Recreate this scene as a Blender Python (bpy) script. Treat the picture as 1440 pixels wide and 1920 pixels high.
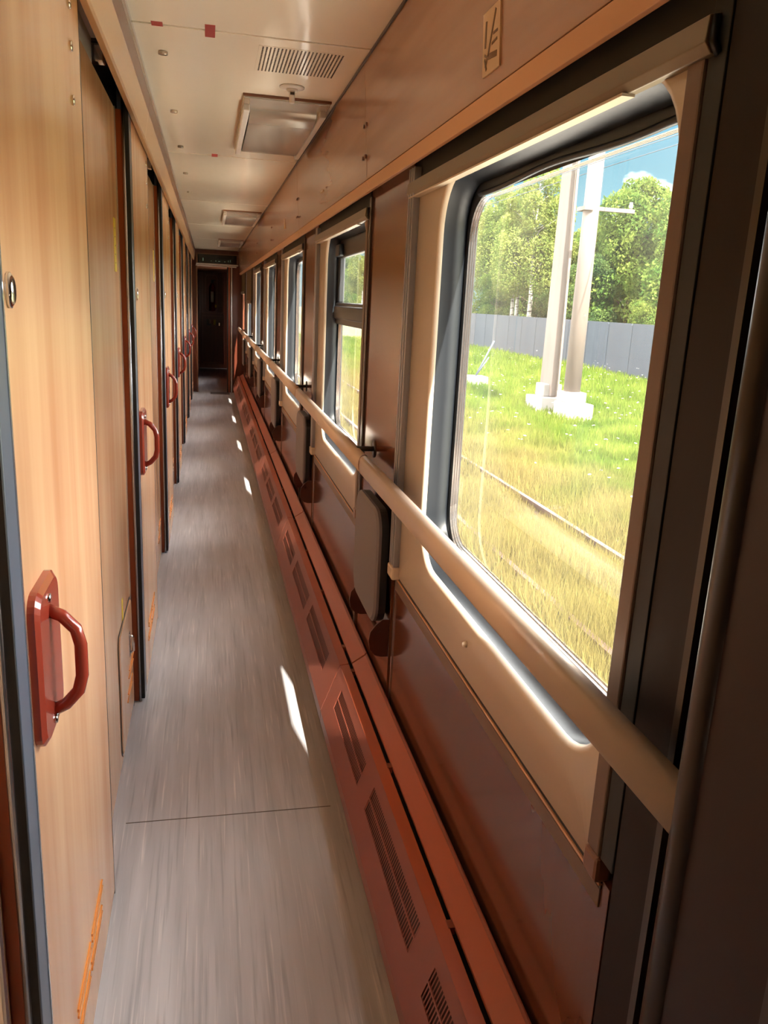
import bpy, bmesh, math, random
import numpy as np
from mathutils import Vector, Matrix, Quaternion
for o in list(bpy.data.objects): bpy.data.objects.remove(o)
SC = bpy.context.scene; COL = SC.collection
# ------------------------------------------------------------------ camera
H = 1.5                                     # lens height above the carriage floor
F = 1500.0                                  # focal length in pixels of the 1440 x 1920 frame
vy = np.array([391-720, 555-960, F]); vy = vy/np.linalg.norm(vy)      # corridor direction seen by the lens
a_ = 430-720; b_ = -(F*F+(391-720)*a_)/(555-960)
dn = np.array([a_, b_, F]); dn = dn/np.linalg.norm(dn)
wz = -dn; wx = np.cross(vy, wz)
R = np.array([wx, vy, wz])
cam_d = bpy.data.cameras.new('camera'); cam = bpy.data.objects.new('camera', cam_d); COL.objects.link(cam)
cr, cu, cb = R@np.array([1,0,0]), R@np.array([0,-1,0]), R@np.array([0,0,-1])
cam.matrix_world = Matrix(((cr[0],cu[0],cb[0],0),(cr[1],cu[1],cb[1],0),(cr[2],cu[2],cb[2],H),(0,0,0,1)))
cam_d.sensor_fit = 'VERTICAL'; cam_d.sensor_height = 24; cam_d.lens = F/1920*24
cam_d.clip_start = 0.02; cam_d.clip_end = 2000
SC.camera = cam
# ------------------------------------------------------------------ sky, sun, exposure
SC.view_settings.view_transform = 'Standard'; SC.view_settings.look = 'None'
SC.view_settings.gamma = 1; SC.view_settings.use_curve_mapping = False
SC.view_settings.exposure = 3.02
world = bpy.data.worlds.new('sky'); SC.world = world; world.use_nodes = True
wn = world.node_tree.nodes; wl = world.node_tree.links; wn.clear()
wo = wn.new('ShaderNodeOutputWorld'); bg = wn.new('ShaderNodeBackground'); bg.inputs['Strength'].default_value = 1.15
tc = wn.new('ShaderNodeTexCoord'); sep = wn.new('ShaderNodeSeparateXYZ'); ramp = wn.new('ShaderNodeValToRGB')
wl.new(tc.outputs['Generated'], sep.inputs[0]); wl.new(sep.outputs['Z'], ramp.inputs[0])
e = ramp.color_ramp.elements
e[0].position = 0.0; e[0].color = (0.075,0.12,0.13,1)
e[1].position = 0.6; e[1].color = (0.02,0.06,0.13,1)
x = ramp.color_ramp.elements.new(0.16); x.color = (0.036,0.076,0.094,1)
mp = wn.new('ShaderNodeMapping'); mp.inputs['Scale'].default_value = (1,1,2.0)
mp.inputs['Location'].default_value = (1.4040286694347195,6.293982864365944,0.0)
nz = wn.new('ShaderNodeTexNoise'); nz.inputs['Scale'].default_value = 2.1; nz.inputs['Detail'].default_value = 7
nz.inputs['Roughness'].default_value = 0.5
cr_ = wn.new('ShaderNodeValToRGB'); cr_.color_ramp.elements[0].position = 0.45; cr_.color_ramp.elements[1].position = 0.60
mx = wn.new('ShaderNodeMixRGB'); mx.inputs['Color2'].default_value = (3.3,3.2,3.05,1)
wl.new(tc.outputs['Generated'], mp.inputs[0]); wl.new(mp.outputs[0], nz.inputs[0]); wl.new(nz.outputs[0], cr_.inputs[0])
wl.new(cr_.outputs[0], mx.inputs['Fac']); wl.new(ramp.outputs[0], mx.inputs['Color1'])
wl.new(mx.outputs[0], bg.inputs['Color']); wl.new(bg.outputs[0], wo.inputs[0])
SUN_TRAVEL = Vector((-1.0, 5.6, -5.5)).normalized()
sd = bpy.data.lights.new('sun', 'SUN'); sd.energy = 4.6; sd.angle = math.radians(0.55); sd.color = (1.0,0.93,0.80)
sun = bpy.data.objects.new('sun', sd); COL.objects.link(sun)
sun.rotation_mode = 'QUATERNION'; sun.rotation_quaternion = (-SUN_TRAVEL).to_track_quat('Z','Y')
sun.location = (40,-60,60)
cy = SC.cycles
cy.max_bounces = 14; cy.diffuse_bounces = 8; cy.glossy_bounces = 5; cy.transparent_max_bounces = 12
cy.transmission_bounces = 6; cy.sample_clamp_indirect = 8; cy.caustics_reflective = False; cy.caustics_refractive = False
try: cy.use_denoising = True; cy.denoiser = 'OPENIMAGEDENOISE'
except Exception: pass
# ------------------------------------------------------------------ materials
def srgb(r,g,b):
    f = lambda c: (c/255)/12.92 if c/255 <= 0.04045 else (((c/255)+0.055)/1.055)**2.4
    return (f(r),f(g),f(b))
def mat(name, c, rough=0.5, metal=0.0, coat=0.0, coat_rough=0.05, grain=None, bump=None, emit=None, spec=0.5):
    """grain = (colour2, (sx,sy,sz), detail, lo, hi); bump = (scale xyz, strength, distance)"""
    m = bpy.data.materials.new(name); m.use_nodes = True
    n = m.node_tree.nodes; l = m.node_tree.links; p = n['Principled BSDF']
    p.inputs['Base Color'].default_value = (*c,1); p.inputs['Roughness'].default_value = rough
    p.inputs['Metallic'].default_value = metal; p.inputs['Coat Weight'].default_value = coat
    p.inputs['Coat Roughness'].default_value = coat_rough; p.inputs['Specular IOR Level'].default_value = spec
    def coords(s):
        t = n.new('ShaderNodeTexCoord'); mm = n.new('ShaderNodeMapping'); mm.inputs['Scale'].default_value = s
        l.new(t.outputs['Object'], mm.inputs[0]); return mm.outputs[0]
    if grain:
        c2, s, det, lo, hi = grain
        t = n.new('ShaderNodeTexNoise'); t.inputs['Scale'].default_value = 1; t.inputs['Detail'].default_value = det
        l.new(coords(s), t.inputs[0])
        r = n.new('ShaderNodeValToRGB'); r.color_ramp.elements[0].position = lo; r.color_ramp.elements[1].position = hi
        r.color_ramp.elements[0].color = (*c,1); r.color_ramp.elements[1].color = (*c2,1)
        l.new(t.outputs[0], r.inputs[0]); l.new(r.outputs[0], p.inputs['Base Color'])
    if bump:
        s, st, di = bump
        t = n.new('ShaderNodeTexNoise'); t.inputs['Scale'].default_value = 1; t.inputs['Detail'].default_value = 2
        l.new(coords(s), t.inputs[0]); b = n.new('ShaderNodeBump'); b.inputs['Strength'].default_value = st
        b.inputs['Distance'].default_value = di
        l.new(t.outputs[0], b.inputs['Height']); l.new(b.outputs[0], p.inputs['Normal'])
        if coat: l.new(b.outputs[0], p.inputs['Coat Normal'])
    if emit:
        p.inputs['Emission Color'].default_value = (*emit[0],1); p.inputs['Emission Strength'].default_value = emit[1]
    return m
M = {}
M['leaf'] = mat('light wood laminate', srgb(226,180,138), 0.27, coat=0.35, coat_rough=0.22, grain=(srgb(204,146,106),(9,9,0.7),5,0.36,0.68), spec=0.65)
M['rwood'] = mat('dark glossy wood laminate', srgb(104,62,44), 0.13, grain=(srgb(96,55,39),(10,10,0.9),4,0.35,0.7), spec=0.6)
M['vwood'] = mat('overhead wood laminate', srgb(168,126,98), 0.2, grain=(srgb(154,112,84),(14,1.2,14),3,0.35,0.7), spec=0.6)
M['vband'] = mat('overhead pale band', srgb(206,158,120), 0.25, spec=0.6)
M['lval'] = mat('left overhead beige laminate', srgb(208,170,132), 0.25)
M['brown'] = mat('brown trim', srgb(120,78,54), 0.3)
M['orange'] = mat('orange brown jamb', srgb(160,74,32), 0.35)
M['heater'] = mat('brick red enamel', srgb(162,76,44), 0.36, spec=0.5)
M['heatface'] = mat('brick red enamel face', srgb(130,68,52), 0.4, spec=0.45)
M['handle'] = mat('red brown gloss plastic', srgb(150,60,44), 0.16, coat=0.4)
M['cream'] = mat('cream plastic', srgb(208,194,176), 0.26, spec=0.5)
M['ceil'] = mat('cream gloss ceiling', srgb(244,234,212), 0.12, spec=0.65, bump=((9,1.6,9),0.12,0.02))
M['seam'] = mat('ceiling seam', srgb(96,84,72), 0.5)
M['alu'] = mat('brushed aluminium', (0.62,0.62,0.64), 0.24, metal=0.9)
M['rail'] = mat('champagne handrail', srgb(204,184,164), 0.3, metal=0.25, spec=0.6)
M['railm'] = mat('satin grey guide rail', srgb(150,152,160), 0.3, metal=0.4)
M['edge'] = mat('dim metal edge', srgb(58,48,44), 0.3, metal=0.1, spec=0.6)
M['bar'] = mat('bronze blind bar', srgb(120,104,80), 0.35, metal=0.2)
M['side'] = mat('brown grey edge and shaded rail', srgb(112,90,76), 0.45)
M['steel'] = mat('chrome', (0.75,0.75,0.75), 0.12, metal=1)
M['blue'] = mat('blue grey rail', srgb(88,98,112), 0.35)
M['black'] = mat('black gap', (0.01,0.01,0.01), 0.6)
M['dark'] = mat('dark bronze', srgb(52,42,36), 0.35)
M['rubber'] = mat('grey black rubber', srgb(34,38,44), 0.4, bump=((30,30,30),0.15,0.002))
M['seal'] = mat('black seal', (0.012,0.012,0.014), 0.35)
M['seat'] = mat('grey vinyl seat', srgb(112,104,106), 0.55)
M['seatb'] = mat('dark seat shell', srgb(26,26,30), 0.5)
M['plate'] = mat('dark brown bracket', srgb(70,34,24), 0.35)
M['white'] = mat('white plastic', srgb(225,220,210), 0.3)
M['lampm'] = mat('satin lamp cover', srgb(190,178,160), 0.2, metal=0.55)
M['grey'] = mat('grey recess', srgb(170,164,148), 0.5)
M['yellow'] = mat('yellow sticker', srgb(232,200,30), 0.4)
M['tape'] = mat('red tape', srgb(170,50,40), 0.4)
M['ink'] = mat('brown print', srgb(110,80,50), 0.5)
M['signm'] = mat('pale sign plate', srgb(200,168,128), 0.35)
M['amber'] = mat('amber vent bars', srgb(232,150,70), 0.3, metal=0.3)
M['mah'] = mat('mahogany door', srgb(104,52,36), 0.28, grain=(srgb(88,42,30),(18,18,1.5),3,0.35,0.7))
M['mahf'] = mat('mahogany bead', srgb(130,80,62), 0.3)
M['redn'] = mat('red niche', srgb(150,60,50), 0.4)
M['ext'] = mat('dark red extinguisher', srgb(110,16,14), 0.2)
M['led'] = mat('display glass', (0.006,0.008,0.007), 0.08)
M['ledt'] = mat('lit display digit', (0.2,0.28,0.2), 0.4, emit=((0.6,0.9,0.6),0.01))
M['conc'] = mat('grey concrete fence', srgb(47,53,62), 0.85, grain=(srgb(43,49,58),(0.8,0.8,0.8),4,0.35,0.65))
M['pole'] = mat('pole concrete', srgb(104,94,88), 0.85, grain=(srgb(90,82,77),(3,3,0.5),4,0.35,0.7))
M['polew'] = mat('whitewashed footing', srgb(140,137,133), 0.85)
M['rust'] = mat('rusty rail', srgb(79,55,48), 0.7)
M['sleeper'] = mat('weathered sleeper', srgb(99,84,73), 0.9)
M['bounce_ballast'] = mat('pale gravel ballast', srgb(226,218,208), 0.95, grain=(srgb(206,198,188),(20,20,20),4,0.35,0.65))  # kept pale to bounce sunlight into the corridor, out of view
M['ground'] = mat('grassy ground', srgb(79,87,34), 0.95, grain=(srgb(116,105,55),(0.5,0.25,0.5),5,0.35,0.65))
M['barkw'] = mat('birch bark', srgb(145,141,132), 0.8, grain=(srgb(46,42,38),(2,2,9),3,0.55,0.62))
M['bark'] = mat('brown bark', srgb(72,59,46), 0.9)
M['wire'] = mat('wire', srgb(60,66,76), 0.6)
def floor_mat():
    m = mat('streaked vinyl floor', srgb(150,138,132), 0.36, spec=0.5); n = m.node_tree.nodes; l = m.node_tree.links; p = n['Principled BSDF']
    t = n.new('ShaderNodeTexCoord')
    def noise(s, det, lo, hi, w=0.0):
        mm = n.new('ShaderNodeMapping'); mm.inputs['Scale'].default_value = s; mm.inputs['Location'].default_value = (w,w,0)
        q = n.new('ShaderNodeTexNoise'); q.inputs['Scale'].default_value = 1; q.inputs['Detail'].default_value = det
        r = n.new('ShaderNodeMapRange'); r.inputs['From Min'].default_value = lo; r.inputs['From Max'].default_value = hi
        l.new(t.outputs['Object'], mm.inputs[0]); l.new(mm.outputs[0], q.inputs[0]); l.new(q.outputs[0], r.inputs[0]); return r.outputs[0]
    def mixc(f, a, b):
        q = n.new('ShaderNodeMixRGB'); l.new(f, q.inputs[0])
        for k, v in ((1,a),(2,b)):
            if isinstance(v, tuple): q.inputs[k].default_value = (*v,1)
            else: l.new(v, q.inputs[k])
        return q.outputs[0]
    c = mixc(noise((22,1.2,1),4,0.35,0.65), srgb(169,167,171), srgb(189,187,191))
    c = mixc(noise((120,3.2,1),3,0.58,0.78,3), c, srgb(219,212,210))
    c = mixc(noise((90,2.4,1),3,0.55,0.78,9), c, srgb(145,143,148))
    c = mixc(noise((2.5,1.0,1),3,0.5,0.8,5), c, srgb(167,159,154))
    l.new(c, p.inputs['Base Color']); return m
M['floor'] = floor_mat()
def glass_mat():
    m = bpy.data.materials.new('window glass'); m.use_nodes = True; n = m.node_tree.nodes; l = m.node_tree.links; n.clear()
    o = n.new('ShaderNodeOutputMaterial'); tr = n.new('ShaderNodeBsdfTransparent'); gl = n.new('ShaderNodeBsdfGlossy')
    gl.inputs['Roughness'].default_value = 0.02; tr.inputs[0].default_value = (0.95,0.97,0.96,1)
    lw = n.new('ShaderNodeLayerWeight'); lw.inputs[0].default_value = 0.5; pw = n.new('ShaderNodeMath'); pw.operation = 'POWER'; pw.inputs[1].default_value = 5
    l.new(lw.outputs['Facing'], pw.inputs[0]); fr = n.new('ShaderNodeMath'); fr.operation = 'MULTIPLY_ADD'; l.new(pw.outputs[0], fr.inputs[0]); fr.inputs[1].default_value = 0.92; fr.inputs[2].default_value = 0.06
    m1 = n.new('ShaderNodeMixShader'); l.new(fr.outputs[0], m1.inputs[0]); l.new(tr.outputs[0], m1.inputs[1]); l.new(gl.outputs[0], m1.inputs[2])
    df = n.new('ShaderNodeBsdfTranslucent'); df.inputs[0].default_value = (0.9,0.9,0.88,1)
    tx = n.new('ShaderNodeTexCoord'); nz = n.new('ShaderNodeTexNoise'); nz.inputs['Scale'].default_value = 3
    l.new(tx.outputs['Object'], nz.inputs[0]); mr = n.new('ShaderNodeMapRange')
    mr.inputs['From Min'].default_value = 0.3; mr.inputs['From Max'].default_value = 0.7
    mr.inputs['To Min'].default_value = 0.006; mr.inputs['To Max'].default_value = 0.022; l.new(nz.outputs[0], mr.inputs[0])
    m2 = n.new('ShaderNodeMixShader'); l.new(mr.outputs[0], m2.inputs[0]); l.new(m1.outputs[0], m2.inputs[1]); l.new(df.outputs[0], m2.inputs[2])
    l.new(m2.outputs[0], o.inputs[0]); return m
M['glass'] = glass_mat()
def leafy(name, c1, c2, scale, trans=0.35):
    m = bpy.data.materials.new(name); m.use_nodes = True; n = m.node_tree.nodes; l = m.node_tree.links; n.clear()
    o = n.new('ShaderNodeOutputMaterial'); d = n.new('ShaderNodeBsdfDiffuse'); t = n.new('ShaderNodeBsdfTranslucent')
    tc = n.new('ShaderNodeTexCoord'); q = n.new('ShaderNodeTexNoise'); q.inputs['Scale'].default_value = scale; q.inputs['Detail'].default_value = 4
    r = n.new('ShaderNodeValToRGB'); r.color_ramp.elements[0].position = 0.35; r.color_ramp.elements[1].position = 0.65
    r.color_ramp.elements[0].color = (*c1,1); r.color_ramp.elements[1].color = (*c2,1)
    l.new(tc.outputs['Object'], q.inputs[0]); l.new(q.outputs[0], r.inputs[0]); l.new(r.outputs[0], d.inputs[0]); l.new(r.outputs[0], t.inputs[0])
    mx = n.new('ShaderNodeMixShader'); mx.inputs[0].default_value = trans; l.new(d.outputs[0], mx.inputs[1]); l.new(t.outputs[0], mx.inputs[2])
    l.new(mx.outputs[0], o.inputs[0]); return m
M['birchl'] = leafy('birch leaves', srgb(82,97,48), srgb(120,127,67), 0.9)
M['treel'] = leafy('broad leaves', srgb(62,87,39), srgb(110,122,58), 0.7)
M['darkl'] = leafy('deep green leaves', srgb(48,71,41), srgb(89,104,55), 0.7)
def grass_mat():
    m = leafy('meadow grass', srgb(65,87,25), srgb(102,114,45), 0.8, 0.4); n = m.node_tree.nodes; l = m.node_tree.links
    r = [q for q in n if q.type == 'VALTORGB'][0]; tc = [q for q in n if q.type == 'TEX_COORD'][0]
    s = n.new('ShaderNodeSeparateXYZ'); l.new(tc.outputs['Object'], s.inputs[0])
    q = n.new('ShaderNodeTexNoise'); q.inputs['Scale'].default_value = 0.9; q.inputs['Detail'].default_value = 4; l.new(tc.outputs['Object'], q.inputs[0])
    ad = n.new('ShaderNodeMath'); ad.operation = 'MULTIPLY_ADD'; l.new(q.outputs[0], ad.inputs[0]); ad.inputs[1].default_value = 5; l.new(s.outputs['X'], ad.inputs[2])
    mr = n.new('ShaderNodeMapRange'); mr.inputs['From Min'].default_value = 7.6; mr.inputs['From Max'].default_value = 10.5
    mr.inputs['To Min'].default_value = 1; mr.inputs['To Max'].default_value = 0; l.new(ad.outputs[0], mr.inputs[0])
    mx = n.new('ShaderNodeMixRGB'); l.new(mr.outputs[0], mx.inputs[0]); l.new(r.outputs[0], mx.inputs[1]); mx.inputs[2].default_value = (*srgb(112,102,58),1)
    for k in n:
        if k.type in ('BSDF_DIFFUSE','BSDF_TRANSLUCENT'): l.new(mx.outputs[0], k.inputs[0])
    return m
M['grass'] = grass_mat()
# ------------------------------------------------------------------ mesh helpers
class MB:
    def __init__(s): s.v = []; s.f = []; s.mi = []; s.sm = []
    def add(s, vs, fs, mi=0, smooth=False):
        k = len(s.v); s.v += [tuple(q) for q in vs]; s.f += [tuple(k+i for i in f) for f in fs]; s.mi += [mi]*len(fs); s.sm += [smooth]*len(fs)
    def box(s, x0,x1,y0,y1,z0,z1, mi=0):
        s.add([(x0,y0,z0),(x1,y0,z0),(x1,y1,z0),(x0,y1,z0),(x0,y0,z1),(x1,y0,z1),(x1,y1,z1),(x0,y1,z1)],
              [(3,2,1,0),(4,5,6,7),(0,1,5,4),(1,2,6,5),(2,3,7,6),(3,0,4,7)], mi); return s
    def prismY(s, pts, y0, y1, mi=0):                      # closed polygon of (x,z) run along y
        n = len(pts); s.add([(x,y0,z) for x,z in pts]+[(x,y1,z) for x,z in pts],
            [(i,(i+1)%n,n+(i+1)%n,n+i) for i in range(n)]+[tuple(range(n))[::-1], tuple(range(n,2*n))], mi); return s
    def loft(s, rings, closed=True, caps=False, mi=0, smooth=False):
        n = len(rings[0]); vs = [p for r in rings for p in r]; fs = []
        for a in range(len(rings)-1):
            for i in range(n if closed else n-1):
                j = (i+1)%n; fs.append((a*n+i, a*n+j, (a+1)*n+j, (a+1)*n+i))
        if caps: fs += [tuple(range(n))[::-1], tuple(range((len(rings)-1)*n, len(rings)*n))]
        s.add(vs, fs, mi, smooth); return s
    def tube(s, pts, r, n=10, mi=0, rx=None):
        P = [Vector(p) for p in pts]; rings = []; u = None
        for i, p in enumerate(P):
            t = (P[min(i+1,len(P)-1)]-P[max(i-1,0)]).normalized()
            if u is None:
                up = Vector((0,0,1)) if abs(t.z) < 0.9 else Vector((1,0,0)); u = t.cross(up).normalized()
            else: u = (u-t*u.dot(t)).normalized()
            w = u.cross(t).normalized(); rr = r[i] if isinstance(r,(list,tuple)) else r
            rings.append([tuple(p+u*math.cos(q*2*math.pi/n)*(rx or rr)+w*math.sin(q*2*math.pi/n)*rr) for q in range(n)])
        return s.loft(rings, True, True, mi, True)
    def mesh(s, name, mats):
        m = bpy.data.meshes.new(name); m.from_pydata(s.v, [], s.f); m.update()
        for q in (mats if isinstance(mats,(list,tuple)) else [mats]): m.materials.append(q)
        m.polygons.foreach_set('material_index', s.mi); m.polygons.foreach_set('use_smooth', s.sm)
        b = bmesh.new(); b.from_mesh(m); bmesh.ops.recalc_face_normals(b, faces=b.faces); b.to_mesh(m); b.free()
        return m
    def make(s, name, mats, parent=None, bevel=0):
        o = bpy.data.objects.new(name, s.mesh(name, mats)); COL.objects.link(o); o.parent = parent
        if bevel:
            md = o.modifiers.new('bevel','BEVEL'); md.width = bevel; md.segments = 2; md.limit_method = 'ANGLE'
        return o
def B(*a): return MB().box(*a)
def empty(name, loc=(0,0,0)):
    o = bpy.data.objects.new(name, None); COL.objects.link(o); o.location = loc; o.empty_display_size = 0.05; return o
def tag(o, label=None, cat=None, group=None, kind=None):
    for k, v in (('label',label),('category',cat),('group',group),('kind',kind)):
        if v: o[k] = v
    return o
def copy_tree(o, parent=None):
    c = o.copy(); COL.objects.link(c); c.parent = parent
    for ch in list(o.children): copy_tree(ch, c)
    return c
def rr(y0,y1,z0,z1,r,x,n=8):
    out = []
    for cy_, cz, a0 in ((y1-r,z1-r,0),(y0+r,z1-r,90),(y0+r,z0+r,180),(y1-r,z0+r,270)):
        for i in range(n+1):
            a = math.radians(a0+90*i/n); out.append((x, cy_+r*math.cos(a), cz+r*math.sin(a)))
    return out
def cyl(mb, c, axis, r, h, n=16, mi=0):
    ax = {'x':Vector((1,0,0)),'y':Vector((0,1,0)),'z':Vector((0,0,1))}[axis]; c = Vector(c)
    return mb.tube([c, c+ax*h], r, n, mi)
YB, YE = -2.2, 13.3           # corridor ends
PD, PW = 1.86, 1.88           # door pitch, window pitch
ZC = 2.2                      # ceiling height
ORD = ['nearest','second','third','fourth','fifth','sixth','seventh','eighth']
# ------------------------------------------------------------------ setting: floor, ceiling
floor = B(-0.45,0.60,YB,18.2,-0.08,0).make('floor', M['floor'])
tag(floor, 'grey brown streaked vinyl floor running down the corridor', 'floor', kind='structure')
(B(0.02,0.32,13.0,13.30,0,0.003)).make('floor_mat', mat('floor plate', srgb(96,84,78), 0.5), floor)
B(-0.245,0.357,2.128,2.131,0,0.0008).make('floor_seam', M['seam'], floor)
ceiling = B(-0.60,0.602,YB-0.2,YE,ZC+0.004,ZC+0.12).make('ceiling', M['seam'])
tag(ceiling, 'glossy cream panelled ceiling of the corridor', 'ceiling', kind='structure')
seams = [YB,0.42,2.48,4.51,6.65,8.75,10.85,12.9,YE]
for a, b in zip(seams[:-1], seams[1:]):
    MB().box(-0.196,0.456,a+0.006,b-0.006,ZC-0.004,ZC+0.004).make('ceiling_panel', M['ceil'], ceiling, 0.002)
for (x0,y0,x1,y1) in ((-0.145,2.455,-0.115,2.49),(-0.005,2.43,0.022,2.535),(0.02,4.46,0.05,4.545)):
    B(x0,x1,y0,y1,ZC-0.0052,ZC-0.004).make('red_tape', M['tape'], ceiling)
for yy in (2.73,3.53,4.31,5.2,6.1):
    s = MB(); s.tube([(-0.128,yy,ZC-0.004),(-0.128,yy,ZC-0.012)], 0.014, 12); s.make('ceiling_stud', M['lampm'], ceiling)
cv = tag(empty('ceiling_vent',(0.27,2.69,ZC-0.004)), 'perforated rectangular air vent in the ceiling beside the nearest seam', 'vent')
MB().box(-0.125,0.125,-0.135,0.135,-0.0006,0).make('vent_plate', M['ceil'], cv)
s = MB()
for i in range(22):
    for j in range(19):
        xx = -0.115+i*0.011; yy = -0.125+j*0.0135
        s.box(xx,xx+0.0045,yy,yy+0.0085,-0.0016,-0.0008)
o = s.make('perforations', M['seam'], cv); o['kind'] = 'stuff'
sp = tag(empty('ceiling_sprinkler',(0.28,2.98,ZC-0.004)), 'round white ceiling fitting with a short nozzle, by the perforated vent', 'sensor')
s = MB(); s.tube([(0,0,0),(0,0,-0.004),(0,0,-0.008)],[0.042,0.042,0.030],24); s.tube([(0,0,-0.006),(0,0,-0.014)],[0.02,0.018],16); s.make('rose', M['white'], sp)
s = MB(); s.tube([(0,0,-0.012),(0,0,-0.05)],0.0095,12); s.make('nozzle', M['white'], sp)
B(-0.007,0.007,-0.0115,-0.009,-0.026,-0.018).make('nozzle_slot', M['dark'], sp)
def ceiling_light():
    r = empty('ceiling_light')
    MB().box(-0.155,0.155,0,1.08,-0.014,0).make('lamp_base', M['lampm'], r, 0.004)
    prof = [(0.17,-0.014),(0.18,-0.024),(0.22,-0.033),(0.30,-0.040),(0.42,-0.042),(0.9,-0.042),(0.98,-0.034),(1.03,-0.014)]
    s = MB(); s.loft([[(-0.125,y,z) for y,z in prof],[(0.125,y,z) for y,z in prof]], closed=False, smooth=True)
    s.add([(-0.125,y,z) for y,z in prof],[tuple(range(8))]); s.add([(0.125,y,z) for y,z in prof],[tuple(range(8))])
    s.make('lamp_cover', M['lampm'], r)
    for sg in (-1,1):
        a, b = sorted((sg*0.128, sg*0.152)); MB().box(a,b,0.10,1.06,-0.036,-0.012).make('side_clip', M['white'], r, 0.004)
    B(-0.157,0.157,-0.003,0,-0.009,0).make('front_lip', M['brown'], r)
    return r
cl = ceiling_light()
for i, (yy, lab) in enumerate(((3.13,'nearest ceiling lamp, satin cover with white side clips, beyond the vent'),
        (7.15,'second ceiling lamp, middle one of the three down the corridor'),(10.7,'farthest ceiling lamp, small, close to the black display'))):
    o = cl if i == 0 else copy_tree(cl)
    o.location = (0.28,yy,ZC-0.004); tag(o, lab, 'lamp', 'ceiling lamps along the corridor')
# ------------------------------------------------------------------ left side
wall_left = B(-0.62,-0.44,YB-0.2,18.2,-0.05,ZC+0.12).make('wall_left', M['black'])
tag(wall_left, 'wood laminate compartment wall with sliding doors, left of the corridor', 'wall', kind='structure')
XL, XP = -0.245, -0.285
def bay_panel(y0, sticker, hatch):
    pn = MB().box(XP-0.02,XP,y0+0.74,y0+1.80,0.0,2.057).make('wall_panel', M['leaf'], wall_left, 0.002)
    MB().box(XP,XP+0.004,y0+1.762,y0+1.775,0.0,2.057).make('panel_edge', M['alu'], pn)
    s = MB(); s.box(-0.44,XP-0.02,y0+1.78,y0+1.83,0,2.057); s.box(XP-0.02,-0.266,y0+1.80,y0+1.83,0,2.057); s.make('jamb', M['orange'], pn, 0.002)
    s = MB(); s.tube([(-0.2615,y0+1.798,0.0),(-0.2615,y0+1.798,2.12)],0.0055,10); s.make('jamb_nose', M['alu'], pn)
    B(-0.44,-0.275,y0+1.83,y0+1.86,0,2.15).make('jamb_groove', M['black'], pn)
    B(XL-0.022,XL-0.006,y0+1.83,y0+1.90,0.0,0.03).make('foot_guide', M['black'], pn)
    MB().box(-0.292,-0.288,y0+0.765,y0+1.30,2.057,2.135).make('recess_lining', M['grey'], pn)
    MB().box(-0.30,-0.262,y0+1.33,y0+1.37,2.075,2.12).make('track_bracket', M['steel'], pn, 0.003)
    MB().box(-0.42,-0.252,y0+0.77,y0+1.30,2.120,2.128).make('recess_soffit', M['white'], pn)
    if sticker:
        s = MB().box(XP,XP+0.001,y0+1.64,y0+1.70,1.56,1.72).make('sticker', M['yellow'], pn)
        t = MB()
        for k in range(5): t.box(XP+0.001,XP+0.0013,y0+1.664,y0+1.676,1.585+k*0.026,1.588+k*0.026)
        t.make('sticker_print', M['ink'], pn)
    if hatch:
        s = MB(); s.loft([rr(y0+1.36,y0+1.75,0.03,0.44,0.03,XP), rr(y0+1.36,y0+1.75,0.03,0.44,0.03,XP+0.004), rr(y0+1.365,y0+1.745,0.035,0.435,0.028,XP+0.006)], True, True)
        s.make('access_hatch', M['leaf'], pn)
        s = MB(); s.loft([rr(y0+1.352,y0+1.758,0.022,0.448,0.035,XP+0.0005), rr(y0+1.352,y0+1.758,0.022,0.448,0.035,XP+0.002)], True, True)
        s.make('hatch_rim', M['dark'], pn)
        s = MB(); s.tube([(XP+0.006,y0+1.63,0.345),(XP+0.02,y0+1.63,0.335),(XP+0.02,y0+1.63,0.285),(XP+0.006,y0+1.63,0.275)],0.005,8); s.box(XP+0.006,XP+0.009,y0+1.615,y0+1.645,0.265,0.355)
        s.make('hatch_latch', M['steel'], pn)
        B(XP,XP+0.001,y0+1.50,y0+1.53,0.45,0.52).make('sticker', M['yellow'], pn)
    s = MB()
    for dz in (0.0,0.02,0.06,0.08): s.box(XP+(0.006 if hatch else 0),XP+(0.009 if hatch else 0.003),y0+1.52+dz,y0+1.68+dz,0.14+dz,0.145+dz)
    s.make('vent_bars', M['amber'], pn)
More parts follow.
